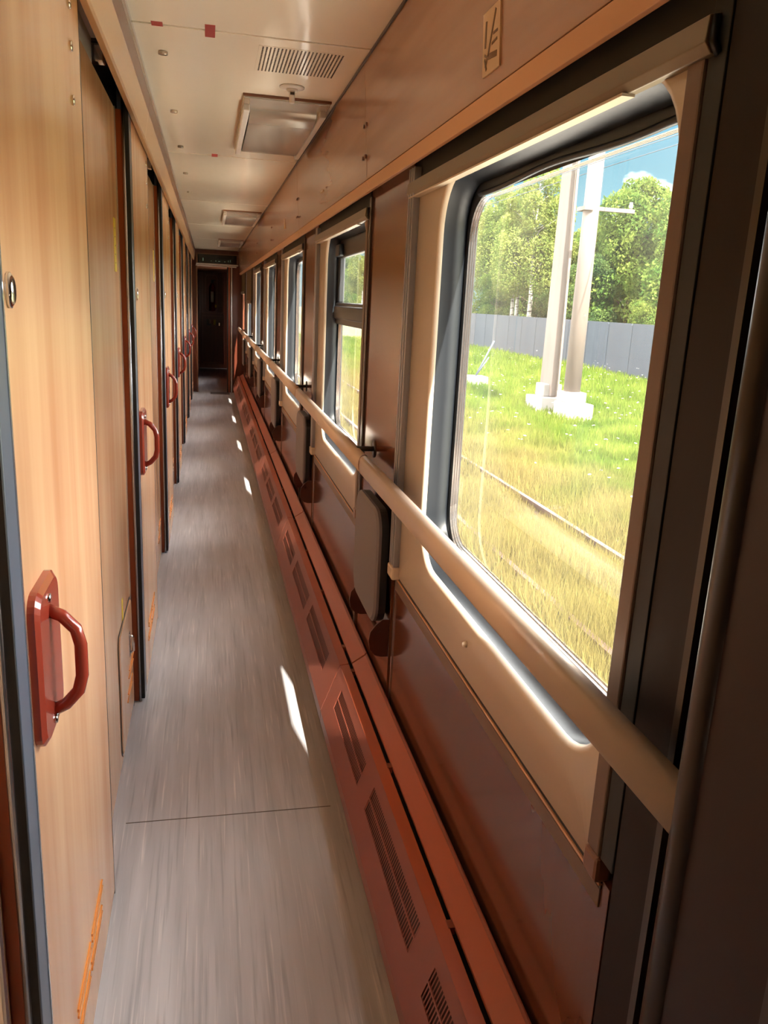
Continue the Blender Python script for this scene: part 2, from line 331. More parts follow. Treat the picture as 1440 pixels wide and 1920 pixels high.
def door():
    r = empty('door_1')                       # y measured from the near edge of the leaf
    MB().box(XP-0.01,XL,0,0.76,0.012,2.14).make('door_leaf', M['leaf'], r, 0.002)
    MB().box(XL-0.035,XL+0.001,-0.058,0.0,0.012,2.14).make('edge_rail', M['blue'], r, 0.002)
    MB().box(XL-0.0115,XL,-0.064,-0.058,0.012,2.14).make('edge_seal', M['black'], r)
    B(XL+0.001,XL+0.0022,-0.006,0.0,0.012,2.14).make('edge_bead', M['alu'], r)
    h = MB(); h.loft([rr(0.012,0.165,0.855,1.09,0.03,XL,5), rr(0.012,0.165,0.855,1.09,0.03,XL+0.010,5), rr(0.02,0.157,0.863,1.082,0.028,XL+0.016,5)], True, True)
    h = h.make('handle', M['handle'], r, 0)
    s = MB()
    X0 = XL+0.012
    s.tube([(X0,0.088,1.046),(X0+0.02,0.088,1.036),(X0+0.038,0.088,1.015),(X0+0.044,0.088,0.99),(X0+0.044,0.088,0.94),(X0+0.038,0.088,0.915),(X0+0.02,0.088,0.894),(X0,0.088,0.884)],0.0095,12)
    s.make('grip', M['handle'], h)
    for zz in (1.065,0.872):
        s = MB(); s.tube([(XL+0.014,0.085,zz),(XL+0.0185,0.085,zz)],0.007,10); s.make('screw', M['steel'], h)
    s = MB(); s.tube([(XL,0.028,1.495),(XL+0.005,0.028,1.495),(XL+0.008,0.028,1.495)],[0.022,0.022,0.016],16,0,0.013); s.make('lock', M['steel'], r)
    s = MB()
    for g_, y_ in enumerate((0.20,0.385)):
        for q_, zz in enumerate((0.206,0.191,0.155,0.140)): s.box(XL,XL+0.003,y_-0.02*(q_ > 1),y_+0.165-0.02*(q_ > 1),zz,zz+0.006)
    s.make('vent_bars', M['amber'], r)
    for zz in (1.93,1.84,2.0):
        s = MB(); s.tube([(XL,0.64,zz),(XL+0.004,0.64,zz)],0.009,12); s.make('screw', M['steel'], r)
    s = MB(); s.tube([(XL-0.003,0.762,0.0),(XL-0.003,0.762,2.14)],0.004,6); s.make('door_edge_seal', M['dark'], r)
    return r
d0 = door()
for k in range(-1,7):
    y0 = 1.08+PD*k
    bay_panel(y0, k in (0,1), k == 0)
    if k < 0: continue
    d = d0 if k == 0 else copy_tree(d0)
    d.location = (0,y0,0); d.name = 'door_%d' % (k+1)
    tag(d, '%s sliding compartment door from the camera, light wood with red brown pull handle' % ORD[k], 'door', 'sliding compartment doors', 'structure')
    if k >= 5: pass
# overhead moulding left
trim = empty('trim_1'); tag(trim, 'beige overhead moulding above the compartment doors', 'moulding', kind='structure')
ys = [YB,0.4,1.2+0.0,3.75,6.2,8.7,11.2,YE]
for a, b in zip([YB,1.35,3.2,5.05,6.9,8.75,10.6,12.45],[1.35,3.2,5.05,6.9,8.75,10.6,12.45,YE]):
    MB().prismY([(-0.240,2.040),(-0.222,2.030),(-0.216,2.033),(-0.203,2.118),(-0.215,2.118),(-0.236,2.06)],a+0.0015,b-0.0015).make('moulding_board', M['lval'], trim, 0.001)
    MB().prismY([(-0.2035,2.118),(-0.1975,2.168),(-0.225,2.168),(-0.225,2.118)],a+0.0015,b-0.0015).make('moulding_board', M['brown'], trim, 0.001)
MB().prismY([(-0.440,2.16),(-0.1975,2.168),(-0.1925,2.178),(-0.194,2.200),(-0.44,2.20)],YB,YE).make('metal_profile', M['alu'], trim)
MB().box(-0.44,-0.25,YB,YE,2.13,2.16).make('moulding_top', M['dark'], trim)
# ------------------------------------------------------------------ right side
XW = 0.52
WN = list(range(-1,7))
def wy(i): return 0.84+PW*i
wall_right = MB()
OY0, OY1, OZ0, OZ1 = 0.045, 1.02, 0.885, 1.78          # rounded opening, relative to window start
for i in WN:
    y0 = wy(i); a = y0-0.30 if i > -1 else YB-0.2; b = y0+PW-0.30 if i < 6 else 13.5
    if i == -1:
        wall_right.box(0.60,0.66,a,b,-0.05,ZC+0.12); continue
    hole = lambda x: rr(y0+OY0+0.012,y0+OY1-0.015,OZ0+0.048,OZ1-0.02,0.085,x)
    outr = lambda x: rr(a,b,-0.05,ZC+0.12,0.001,x)
    wall_right.loft([outr(0.594),hole(0.594),hole(0.602),outr(0.602)])
wall_right = wall_right.make('wall_right', M['black'])
tag(wall_right, 'window wall of the corridor with dark glossy wood panels', 'wall', kind='structure')
for i in range(0,7):
    y0 = wy(i)
    p_ = MB().box(XW,0.56,y0-0.02,y0+1.285,0.14,0.755).make('lower_panel', M['rwood'], wall_right, 0.001)
    MB().box(XW-0.003,XW+0.01,y0,y0+1.27,0.712,0.742).make('panel_edge', M['side'], p_, 0.001)
    MB().box(XW-0.0055,XW+0.01,y0,y0+1.27,0.747,0.752).make('panel_bead', M['vband'], p_, 0.001)
    B(XW-0.002,XW+0.01,y0,y0+1.27,0.742,0.760).make('panel_gap', M['black'], p_)
    MB().box(XW-0.003,XW+0.01,y0+1.262,y0+1.272,0.14,0.745).make('joint_strip', M['alu'], p_)
    if i < 6:
        q_ = MB().box(XW-0.004,0.56,y0+1.30,y0+PW-0.03,0.14,1.86).make('pillar_panel', M['rwood'], wall_right, 0.001)
        MB().box(XW-0.010,XW,y0+PW-0.052,y0+PW-0.04,0.14,1.83).make('joint_strip', M['dark'], q_)
        B(XW-0.011,XW,y0+PW-0.036,y0+PW-0.03,0.14,1.83).make('joint_strip', M['alu'], q_)
MB().box(0.515,0.60,12.9,YE,0.14,1.86).make('pillar_panel', M['rwood'], wall_right, 0.001)
MB().box(0.565,0.60,YB,13.3,0.0,0.92).make('lower_backing', M['black'], wall_right)
# overhead panels right: main board + lower band
jo = [-2.2,0.70,2.585,4.53,6.4,8.3,10.2,12.1,YE]
for a, b in zip(jo[:-1], jo[1:]):
    MB().prismY([(0.456,2.198),(0.476,1.868),(0.50,1.868),(0.53,2.198)],a+0.001,b-0.001).make('upper_panel', M['vwood'], wall_right, 0.001)
    MB().prismY([(0.4755,1.866),(0.487,1.838),(0.494,1.836),(0.52,1.866)],a+0.0015,b-0.0015).make('upper_band', M['vband'], wall_right, 0.001)
    for zz in (2.02,1.93):
        s = MB(); s.tube([(0.469,b-0.02,zz),(0.462,b-0.02,zz)],0.006,8); s.tube([(0.469,b+0.02,zz),(0.462,b+0.02,zz)],0.006,8)
        if b < 13: s.make('panel_screw', M['brown'], wall_right)
MB().box(0.4525,0.4600,YB,YE,2.188,2.1965).make('ceiling_joint', M['dark'], wall_right)
MB().box(0.50,0.60,YB,YE,1.86,1.90).make('upper_backing', M['black'], wall_right)
# pictogram sign on the overhead panel
sg = tag(empty('pictogram_sign',(0,0,0)), 'small pale pictogram plate on the overhead panel above the nearest window', 'sign')
def onval(y,z,off): # point on sloping board
    t = (2.198-z)/(2.198-1.868); return (0.456+0.020*t-off, y, z)
s = MB()
c = [(1.398,1.892),(1.484,1.892),(1.484,1.99),(1.398,1.99)]
s.loft([[onval(y,z,0.0) for y,z in c],[onval(y,z,0.003) for y,z in c]],True,True); s.make('sign_plate', M['signm'], sg)
def stroke(y0,z0,y1,z1,w):
    t = MB(); d = Vector((y1-y0,z1-z0)).normalized(); n = Vector((-d.y,d.x))*w/2
    q = [(y0+n.x,z0+n.y),(y1+n.x,z1+n.y),(y1-n.x,z1-n.y),(y0-n.x,z0-n.y)]
    t.loft([[onval(y,z,0.003) for y,z in q],[onval(y,z,0.0038) for y,z in q]],True,True); return t
s = MB()
for st in ((1.465,1.975,1.470,1.935,0.007),(1.418,1.982,1.452,1.925,0.006),(1.452,1.925,1.468,1.905,0.005),(1.43,1.948,1.408,1.948,0.004),
           (1.436,1.934,1.410,1.936,0.004),(1.472,1.925,1.45,1.915,0.004),(1.472,1.918,1.462,1.90,0.005),(1.45,1.918,1.41,1.914,0.009)):
    t = stroke(*st); s.add(t.v, t.f)
s.make('sign_print', M['ink'], sg)
for yy in (3.55,):
    MB().box(0.468,0.473,yy,yy+0.07,1.945,1.953).make('small_label', M['signm'], wall_right)
for yy in (5.3,):
    MB().box(0.468,0.473,yy,yy+0.06,1.93,1.99).make('small_label', M['signm'], wall_right)
# ------------------------------------------------------------------ windows
def window(mull):
    r = empty('window_1')
    L = 1.225
    s = MB()
    s.loft([rr(0.035,L,0.76,1.806,0.002,XW+0.012), rr(0.035,L,0.76,1.806,0.002,XW-0.001), rr(0.0355,L-0.0005,0.7605,1.8055,0.002,XW-0.004),
            rr(OY0-0.018,OY1+0.020,OZ0-0.022,OZ1+0.016,0.135,XW-0.003), rr(OY0-0.010,OY1+0.010,OZ0-0.012,OZ1+0.010,0.125,XW-0.0055),
            rr(OY0-0.003,OY1+0.003,OZ0-0.004,OZ1+0.003,0.120,XW-0.003), rr(OY0,OY1,OZ0,OZ1,0.117,XW+0.004), rr(OY0,OY1,OZ0,OZ1,0.117,XW+0.012)], smooth=True)
    s.make('window_frame', M['cream'], r)
    s = MB()
    s.loft([rr(OY0,OY1,OZ0,OZ1,0.117,XW+0.006), rr(OY0+0.003,OY1-0.003,OZ0+0.003,OZ1-0.004,0.112,XW+0.03), rr(OY0+0.010,OY1-0.012,OZ0+0.040,OZ1-0.018,0.092,XW+0.052),
            rr(OY0+0.006,OY1-0.006,OZ0+0.044,OZ1-0.016,0.092,XW+0.058)], smooth=True)
    s.make('rubber_seal', M['rubber'], r)
    s = MB()
    s.loft([rr(OY0+0.006,OY1-0.006,OZ0+0.044,OZ1-0.016,0.092,XW+0.058), rr(OY0+0.014,OY1-0.020,OZ0+0.051,OZ1-0.036,0.090,XW+0.059), rr(OY0+0.018,OY1-0.024,OZ0+0.055,OZ1-0.042,0.088,XW+0.061)], smooth=True)
    # slack gasket lip hanging along the top
    pts = [(XW+0.056, OY0+0.09+t*(OY1-OY0-0.18), OZ1-0.036-0.004*math.sin(t*9)) for t in [q/24 for q in range(25)]]
    s.tube(pts,0.006,6)
    s.make('gasket', M['seal'], r)
    s = MB()
    for k in range(3):
        a = 0.018+0.004*k; x0 = XW+0.060+k*0.0045
        s.loft([rr(OY0+a,OY1-0.006-a,OZ0+a+0.037,OZ1-0.046,0.086,x0), rr(OY0+a+0.001,OY1-0.007-a,OZ0+a+0.038,OZ1-0.0465,0.086,x0+0.0035), rr(OY0+a+0.004,OY1-0.010-a,OZ0+a+0.041,OZ1-0.047,0.086,x0+0.0038)], smooth=False)
    s.make('glazing_spacer', M['alu'], r)
    g = [XW+0.0745]
    for x0 in g[:1]:
        s = MB(); s.add(rr(OY0+0.020,OY1-0.030,OZ0+0.057,OZ1-0.046,0.085,x0),[tuple(range(36))]); s.make('glass_pane', M['glass'], r)
    if mull:
        MB().box(XW+0.045,XW+0.075,OY0+0.01,OY1-0.01,1.405,1.500).make('mullion', M['seal'], r, 0.008)
        MB().box(XW+0.035,XW+0.05,OY0+0.03,OY1-0.03,1.43,1.485).make('mullion_cover', M['rubber'], r, 0.006)
        s = MB()
        s.box(XW+0.05,XW+0.075,OY0+0.01,OY1-0.01,1.690,1.765); s.box(XW+0.05,XW+0.075,OY1-0.055,OY1-0.01,1.50,1.72); s.box(XW+0.05,XW+0.075,OY0+0.01,OY0+0.05,1.50,1.72)
        s.make('vent_sash', M['seal'], r, 0.006)
        MB().box(XW+0.03,XW+0.06,OY1-0.16,OY1-0.05,1.695,1.745).make('sash_catch', M['rubber'], r, 0.006)
    s = MB(); s.box(XW-0.010,XW+0.012,0.004,0.037,0.79,1.806); g_ = s.make('guide_rail', M['side'], r, 0.003)  # backlit shade of the near rail put into its brown colour
    MB().box(XW-0.014,XW+0.012,-0.002,0.038,0.752,0.79).make('rail_cap', M['brown'], g_, 0.006)  # cap coloured brown to match the shaded rail above it
    MB().box(XW-0.007,XW+0.012,-0.030,0.002,0.79,1.835).make('rail_groove', M['black'], r, 0.001)
    for (a, b, m1, m2) in ((1.228,1.285,'alu','alu'),):
        s = MB(); w = b-a
        s.box(XW-0.008,XW+0.012,a,b,0.79,1.835)
        for q in (0.0,0.42,0.80): s.box(XW-0.020,XW-0.006,a+q*w,a+(q+0.20)*w,0.79,1.835)
        g_ = s.make('guide_rail', M['railm'], r, 0.002)
        MB().box(XW-0.024,XW+0.012,a-0.002,b+0.002,0.752,0.79).make('rail_cap', M['cream'] if m1 == 'alu' else M['brown'], g_, 0.006)
    MB().box(XW-0.002,XW+0.012,0.0,1.28,1.806,1.86).make('blind_cloth', M['black'], r)
    return r
def blind(r, zb, cloth):
    z = zb
    MB().prismY([(XW-0.020,z+0.030),(XW-0.022,z+0.004),(XW-0.014,z-0.006),(XW-0.002,z-0.006),(XW-0.002,z+0.034)],-0.012,1.292).make('blind_bar', M['bar'], r, 0.001)
    MB().box(XW-0.0215,XW-0.004,0.16,1.27,z-0.009,z-0.0055).make('bar_lit_edge', M['cream'], r)  # cream strip paints the lit lower edge of the bar
    s = MB(); s.tube([(XW-0.012,-0.01,z+0.03),(XW-0.013,-0.012,z+0.005),(XW-0.006,-0.016,z-0.006)],0.005,8); s.make('bar_clip', M['seal'], r)
    if cloth: MB().box(XW-0.010,XW-0.007,0.0,1.28,z+0.03,1.86).make('lowered_blind', mat('brown blind cloth', srgb(112,92,66), 0.8), r)
w0 = window(False); w1 = window(True)
blinds = {5:(1.44,True), 6:(1.56,True)}
protos = {}
for i in range(0,7):
    src = w1 if i == 1 else w0
    r = src if i in (0,1) else copy_tree(src)
    r.location = (0,wy(i),0); r.name = 'window_%d' % (i+1); protos[i] = r
for i in range(0,7):
    zb, cl_ = blinds.get(i,(1.772,False)); blind(protos[i], zb, cl_)
wl_ = ['nearest large window, cream frame with rounded corners, poles seen through it','second window from the camera, split by a dark horizontal bar',
 'third window from the camera, plain pane, just past the split one','fourth window from the camera, narrow in view','fifth window from the camera, very narrow sliver',
 'sixth window from the camera, brown blind pulled half down','farthest window, blind partly down, beside the end bulkhead']
for i in range(7): tag(protos[i], wl_[i], 'window', 'corridor windows', 'structure')
# dark end partition at the right edge of the view
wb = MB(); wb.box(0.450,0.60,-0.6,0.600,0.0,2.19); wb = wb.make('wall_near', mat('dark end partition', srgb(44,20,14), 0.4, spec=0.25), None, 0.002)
tag(wb, 'dark brown partition with a rounded metal edge at the right border', 'wall', kind='structure')
s = MB(); s.tube([(0.457,0.600,0.0),(0.457,0.600,2.19)],0.017,20); s.make('edge_post', M['edge'], wb)
s = MB(); s.box(0.50,0.515,0.65,0.66,0.2,1.86); s.box(0.50,0.515,0.70,0.712,0.2,1.86); s.make('joint_strip', M['dark'], wb)
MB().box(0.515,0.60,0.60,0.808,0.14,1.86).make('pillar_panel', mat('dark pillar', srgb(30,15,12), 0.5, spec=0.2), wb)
B(0.4475,0.450,0.38,0.46,0.0,2.19).make('joint_strip', M['dark'], wb)
# rear end of the corridor behind the camera
wk = B(-0.62,0.66,YB-0.3,YB-0.2,-0.05,2.32).make('wall_back', M['leaf']); tag(wk, 'end wall of the corridor behind the camera', 'wall', kind='structure')
# ------------------------------------------------------------------ window sill heater casing
def heater(L):
    r = empty('heater_cover')
    x0, z0, z1, x2, z2 = 0.357, 0.14, 0.18, 0.4175, 0.34
    s = MB(); s.loft([[(0.56,0.002,z0),(x0,0.002,z0),(x0,0.002,z1)],[(0.56,L-0.002,z0),(x0,L-0.002,z0),(x0,L-0.002,z1)]],closed=False)
    s.make('lower_lip', M['heatface'], r)
    def P(t, off=0.0):  # along the sloping face
        n = Vector((-(z2-z1),0,(x2-x0))).normalized(); return (x0+(x2-x0)*t+n.x*off, z1+(z2-z1)*t+n.z*off)
    rows = ((0.41,0.592),(0.618,0.80)); gr = [(0.16,0.635),(0.74,1.215),(1.32,1.75)] if L > 1.7 else [(0.1,L-0.1)]
    yc = [0.002]+[q for g in gr for q in g]+[L-0.002]
    tc_ = [0,rows[0][0],rows[0][1],rows[1][0],rows[1][1],1.0]
    face = MB()
    for a in range(len(yc)-1):
        for b in range(5):
            if a % 2 == 1 and b in (1,3): continue
            q = [(yc[a],tc_[b]),(yc[a+1],tc_[b]),(yc[a+1],tc_[b+1]),(yc[a],tc_[b+1])]
            lo = [(P(t)[0],y,P(t)[1]) for y,t in q]; hi = [(P(t,-0.003)[0],y,P(t,-0.003)[1]) for y,t in q]
            face.loft([hi,lo],True,True)
    face.make('front_panel', M['heatface'], r)
    for g in gr:
        for rw in rows:
            s = MB(); n = int((g[1]-g[0])/0.0105); d = (g[1]-g[0])/n
            for k in range(n):
                y = g[0]+k*d; q = [(y+d*0.22,rw[0]),(y+d*0.62,rw[0]),(y+d*0.62,rw[1]),(y+d*0.22,rw[1])]
                s.add([(P(t,-0.001)[0],yy,P(t,-0.001)[1]) for yy,t in q],[(0,1,2,3)])
            o = s.make('vent_slats', M['heatface'], r); o['kind'] = 'stuff'
    s = MB(); s.add([(P(0.36,-0.010)[0],0.02,P(0.36,-0.010)[1]),(P(0.36,-0.010)[0],L-0.02,P(0.36,-0.010)[1]),(P(0.84,-0.010)[0],L-0.02,P(0.84,-0.010)[1]),(P(0.84,-0.010)[0],0.02,P(0.84,-0.010)[1])],[(0,1,2,3)])
    s.make('vent_back', mat('heater core', srgb(60,22,14), 0.7), r)
    MB().prismY([(x2,z2),(0.447,z2+0.004),(0.447,z2-0.008),(x2+0.004,z2-0.008)],0.002,L-0.002).make('front_strip', M['heater'], r, 0.001)
    MB().prismY([(0.4575,z2+0.006),(0.500,z2+0.034),(0.500,z2+0.028),(0.4575,z2-0.002)],0.004,L-0.004).make('top_shelf', M['heater'], r, 0.001)
    MB().prismY([(0.4995,z2+0.033),(0.503,z2+0.040),(0.507,z2+0.040),(0.507,z2+0.010),(0.4995,z2+0.010)],0.004,L-0.004).make('back_lip', M['heatface'], r, 0.001)
    B(0.42,0.562,0.0,L,z0,z2-0.03).make('heater_core', M['black'], r)
    for yy in [q for q in (0.13,0.685,1.24,1.80) if q < L]:
        MB().box(0.4440,0.4575,yy,yy+0.022,z2-0.012,z2+0.005).make('shelf_clip', M['heatface'], r, 0.001)
    return r
hc = heater(PD)
for k in range(0,6):
    o = hc if k == 0 else copy_tree(hc)
    o.location = (0,2.40+PD*(k-1),0)
    tag(o, ['nearest section of the brick red heater casing, under the nearest window','second section of the brick red heater casing, partly sunlit, under the split window',
        'third section of the brick red heater casing, under the third window','fourth section of the brick red heater casing, past the third folded seat','fifth section of the brick red heater casing down the corridor','sixth section of the brick red heater casing, toward the far end'][k], 'heater', 'heater casing sections')
he = heater(0.78); he.location = (0,11.70,0); tag(he, 'short last section of the brick red heater casing, ending before the bulkhead', 'heater', 'heater casing sections')
# ------------------------------------------------------------------ handrail
hr = tag(empty('handrail',(0.46,0.6,1.04)), 'long champagne coloured handrail across the windows', 'handrail')
RX, RZ = 0.458, 1.027
def railseg(y0,y1):
    s = MB(); n = 16; prof = []
    for k in range(n):
        a = 2*math.pi*k/n; c, d = math.cos(a), math.sin(a)
        prof.append((math.copysign(abs(c)**0.75,c)*0.017, math.copysign(abs(d)**0.75,d)*0.030))
    s.loft([[(RX+a-0.46,y-0.6,RZ+b-1.04) for a,b in prof] for y in (y0,y1)],True,True,0,True); return s
jn = [0.605,2.34,4.22,6.10,7.98,9.86,11.74,12.95]
for a, b in zip(jn[:-1],jn[1:]): railseg(a+0.0015,b-0.0015).make('rail_tube', M['rail'], hr)
for b in jn[1:-1]:
    s = MB(); n = 16
    s.loft([[(RX-0.46+math.cos(2*math.pi*k/n)*q*0.0178,y-0.6,RZ-1.04+math.sin(2*math.pi*k/n)*q*0.031) for k in range(n)] for y,q in ((b-0.004,1.0),(b-0.003,1.06),(b+0.003,1.06),(b+0.004,1.0))],True,True,0,True)
    s.make('joint_collar', M['brown'], hr)
    for yy in (b+0.14,):
        s = MB(); s.tube([(RX-0.46,yy-0.6,0.012),(0.516-0.46,yy-0.6,0.012)],0.0085,12); s.make('bracket_rod', M['dark'], hr)
        s = MB(); s.tube([(0.5135-0.46,yy-0.6,0.012),(0.516-0.46,yy-0.6,0.012)],0.028,24); s.make('rosette', M['dark'], hr)
# ------------------------------------------------------------------ folded seats
def seat():
    r = empty('fold_down_seat')
    s = MB(); s.loft([rr(0,0.36,0.575,0.925,0.07,0.503), rr(0,0.36,0.575,0.925,0.07,0.482)],True,True); s.make('seat_shell', M['seatb'], r)
    s = MB(); s.loft([rr(0,0.36,0.575,0.925,0.07,0.482), rr(0,0.36,0.575,0.925,0.07,0.474), rr(0.008,0.352,0.583,0.917,0.065,0.468)],True,True); s.make('seat_pad', M['seat'], r)
    for yy in (0.0,0.34):
        pr = [(0.516,0.482),(0.516,0.600),(0.497,0.600),(0.478,0.585),(0.461,0.562),(0.457,0.535),(0.461,0.508),(0.478,0.488),(0.497,0.482)]
        s = MB(); s.prismY(pr,yy,yy+0.006); s.make('hinge_plate', M['plate'], r)
    s = MB(); s.tube([(0.485,0.0,0.565),(0.485,0.345,0.565)],0.007,8); s.make('hinge_bar', M['plate'], r)
    return r
se = seat()
for k in range(6):
    o = se if k == 0 else copy_tree(se)
    o.location = (0,2.15+PW*k,0)
    tag(o, 'grey folded wall seat, %s from the camera, under the %s pillar between windows' % (ORD[k],['first','second','third','fourth','fifth','last'][k]), 'seat', 'folded wall seats')
st = MB(); st.tube([(XW-0.004,1.456,0.83),(XW-0.012,1.456,0.83)],[0.007,0.005],10)
st = st.make('window_knob', M['white']); tag(st, 'tiny white knob on the cream frame below the nearest window', 'knob')
# ------------------------------------------------------------------ far bulkhead, display, end door
YD = 17.8
wf = MB(); wf.box(-0.44,-0.185,YE,YE+0.12,0,2.3); wf.box(0.315,0.66,YE,YE+0.12,0,2.3); wf.box(-0.185,0.315,YE,YE+0.12,1.955,2.3)
wf = wf.make('wall_front', M['mah']); tag(wf, 'brown bulkhead framing the passage at the far end', 'wall', kind='structure')
for xa, m_ in ((0.285,'seal'),(0.305,'orange'),(0.345,'alu'),(-0.190,'brown')):  # orange post paints the sun patches on the right jamb
    MB().box(xa,xa+0.022,YE-0.03,YE+0.01,0,1.95).make('door_post', M[m_], wf, 0.003)
MB().box(-0.19,0.43,YE-0.02,YE+0.01,1.945,1.965).make('door_header', M['alu'], wf)
B(-0.46,-0.20,YE+0.12,YD,0,2.0).make('passage_side', M['mah'], wf); 
s = MB(); s.box(0.42,0.602,YE+0.12,YD,0,0.92); s.box(0.42,0.602,YE+0.12,YD,1.78,2.0); s.box(0.42,0.602,YE+0.12,14.2,0.92,1.78); s.box(0.42,0.602,15.3,YD,0.92,1.78)
s.make('passage_side', M['mah'], wf)
s = MB(); s.add([(0.59,14.2,0.92),(0.59,15.3,0.92),(0.59,15.3,1.78),(0.59,14.2,1.78)],[(0,1,2,3)])
s = s.make('window_8', M['glass']); tag(s, 'hidden window lighting the end passage from the right', 'window', kind='structure')
B(-0.46,0.66,YE+0.12,YD+0.3,1.98,2.3).make('passage_ceiling', M['brown'], wf)
ed = empty('door_8',(0,YD,0)); tag(ed, 'mahogany end door with a tall red niche, at the far end', 'door', kind='structure')
MB().box(-0.46,0.66,0.05,0.15,0,2.3).make('door_frame', M['mah'], ed)
dl = MB(); dl.box(-0.16,0.32,0,0.06,0.1,1.18); dl.box(-0.16,-0.063,0,0.06,1.18,2.0); dl.box(0.185,0.32,0,0.06,1.18,2.0); dl.box(-0.063,0.185,0,0.06,1.93,2.0)
dl.make('door_leaf', M['mah'], ed, 0.004)
for (za, zb) in ((0.12,1.10),(1.15,2.0)):
    s = MB(); s.loft([rr(-0.13,0.29,za,zb,0.01,0,2), rr(-0.12,0.28,za+0.01,zb-0.01,0.01,0,2)])
    s.v = [(y,-0.004,z) for (x,y,z) in s.v]; s.make('panel_bead', M['mahf'], ed)
s = MB(); s.loft([rr(-0.06,0.182,1.19,1.925,0.06,0,6), rr(-0.05,0.172,1.20,1.915,0.055,0,6)]); s.v = [(y,-0.004,z) for (x,y,z) in s.v]; s.make('niche_rim', M['mahf'], ed)
B(-0.065,0.19,0.10,0.12,1.17,1.94).make('niche_back', M['redn'], ed)
B(-0.04,0.05,-0.004,0.0,0.90,1.03).make('small_panel', M['dark'], ed)
B(0.012,0.055,-0.007,-0.004,0.93,1.02).make('white_notice', M['white'], ed); B(0.10,0.145,-0.004,0.0,0.915,1.02).make('yellow_notice', M['yellow'], ed)
B(0.13,0.165,-0.005,-0.001,1.27,1.33).make('yellow_notice', M['yellow'], ed)
B(0.21,0.23,-0.03,0.0,0.90,0.96).make('door_knob', M['steel'], ed)
fx = tag(empty('fire_extinguisher',(0.075,YD+0.05,1.195)), 'dark red fire extinguisher in the niche of the end door', 'extinguisher')
s = MB(); s.tube([(0,0,0),(0,0,0.02),(0,0,0.48),(0,0,0.54),(0,0,0.57)],[0.06,0.066,0.066,0.045,0.02],16); s.make('cylinder_body', M['ext'], fx)
s = MB(); s.box(-0.02,0.035,-0.015,0.015,0.57,0.63); s.box(-0.01,0.07,-0.008,0.008,0.62,0.64); s.make('valve', M['seal'], fx)
B(-0.03,0.03,-0.069,-0.064,0.18,0.40).make('body_label', M['white'], fx)
dsp = tag(empty('display_board',(0.14,YE-0.06,1.97)), 'black information display above the passage at the far end', 'display')
MB().box(-0.325,0.315,-0.03,0.06,0.0,0.165).make('display_case', M['brown'], dsp, 0.004)
B(-0.30,0.29,-0.034,-0.030,0.018,0.15).make('display_screen', M['led'], dsp)
B(-0.325,0.315,-0.036,-0.028,0.0,0.016).make('display_rim', M['alu'], dsp)
s = MB()
for (x_, w_, h_) in ((-0.225,0.012,0.045),(-0.10,0.006,0.012),(-0.03,0.008,0.016),(0.01,0.03,0.008),(0.10,0.02,0.006),(0.16,0.006,0.025),(0.19,0.006,0.035)):
    s.box(x_,x_+w_,-0.0355,-0.034,0.05,0.05+h_)
o = s.make('display_digits', M['ledt'], dsp); o['kind'] = 'stuff'
# ------------------------------------------------------------------ outdoors
G = H-2.9
gm = MB(); gm.box(-30,260,-120,400,G-0.5,G); ground = gm.make('ground', M['ground']); MB().box(-4,2.9,-60,120,G,G+0.12).make('bounce_ballast_bed', M['bounce_ballast'], ground); tag(ground, 'overgrown railway ground outside the windows', 'ground', kind='structure')  # unseen ballast bed added to bounce sunlight up through the windows
rng = np.random.default_rng(5)
def big_mesh(name, V, nf, k, m, parent=None):
    me = bpy.data.meshes.new(name); me.vertices.add(len(V)); me.vertices.foreach_set('co', V.astype(np.float32).ravel())
    me.loops.add(nf*k); me.loops.foreach_set('vertex_index', np.arange(nf*k, dtype=np.int32)); me.polygons.add(nf)
    me.polygons.foreach_set('loop_start', np.arange(0,nf*k,k,dtype=np.int32)); me.polygons.foreach_set('loop_total', np.full(nf,k,dtype=np.int32))
    me.update(calc_edges=True); me.materials.append(m); o = bpy.data.objects.new(name, me); COL.objects.link(o); o.parent = parent; return o
N = 420000
d = np.exp(rng.uniform(math.log(3.8), math.log(70), N)); az = np.radians(rng.uniform(3,36,N))
X = d*np.sin(az); Y = d*np.cos(az); ok = (X > 2.95) & (X < 19.7)
X, Y, d = X[ok], Y[ok], d[ok]; n = len(X)
patch = 0.5+0.5*np.sin(X*1.7+np.sin(Y*0.9)*2)*np.cos(Y*1.3+X*0.4)
ontrack = (X > 3.0) & (X < 4.95)
hgt = rng.uniform(0.10,0.34,n)*(0.55+0.8*patch)*np.where(ontrack,0.95,1.0)*np.where(X > 14,1.4,1)
wid = 0.0045*np.maximum(1,d/6)*rng.uniform(0.7,1.4,n)
th = rng.uniform(0,2*math.pi,n); lean = rng.uniform(0.05,0.6,n)*hgt; lt = rng.uniform(0,2*math.pi,n)
V = np.zeros((n,3,3)); cx, sx = np.cos(th)*wid, np.sin(th)*wid
V[:,0] = np.stack([X-cx,Y-sx,np.full(n,G)],1); V[:,1] = np.stack([X+cx,Y+sx,np.full(n,G)],1)
V[:,2] = np.stack([X+lean*np.cos(lt),Y+lean*np.sin(lt),G+hgt],1)
gr_ = big_mesh('meadow_grass', V.reshape(-1,3), n, 3, M['grass']); tag(gr_, 'tall green and yellow grass between the tracks and the fence', 'grass', kind='stuff')
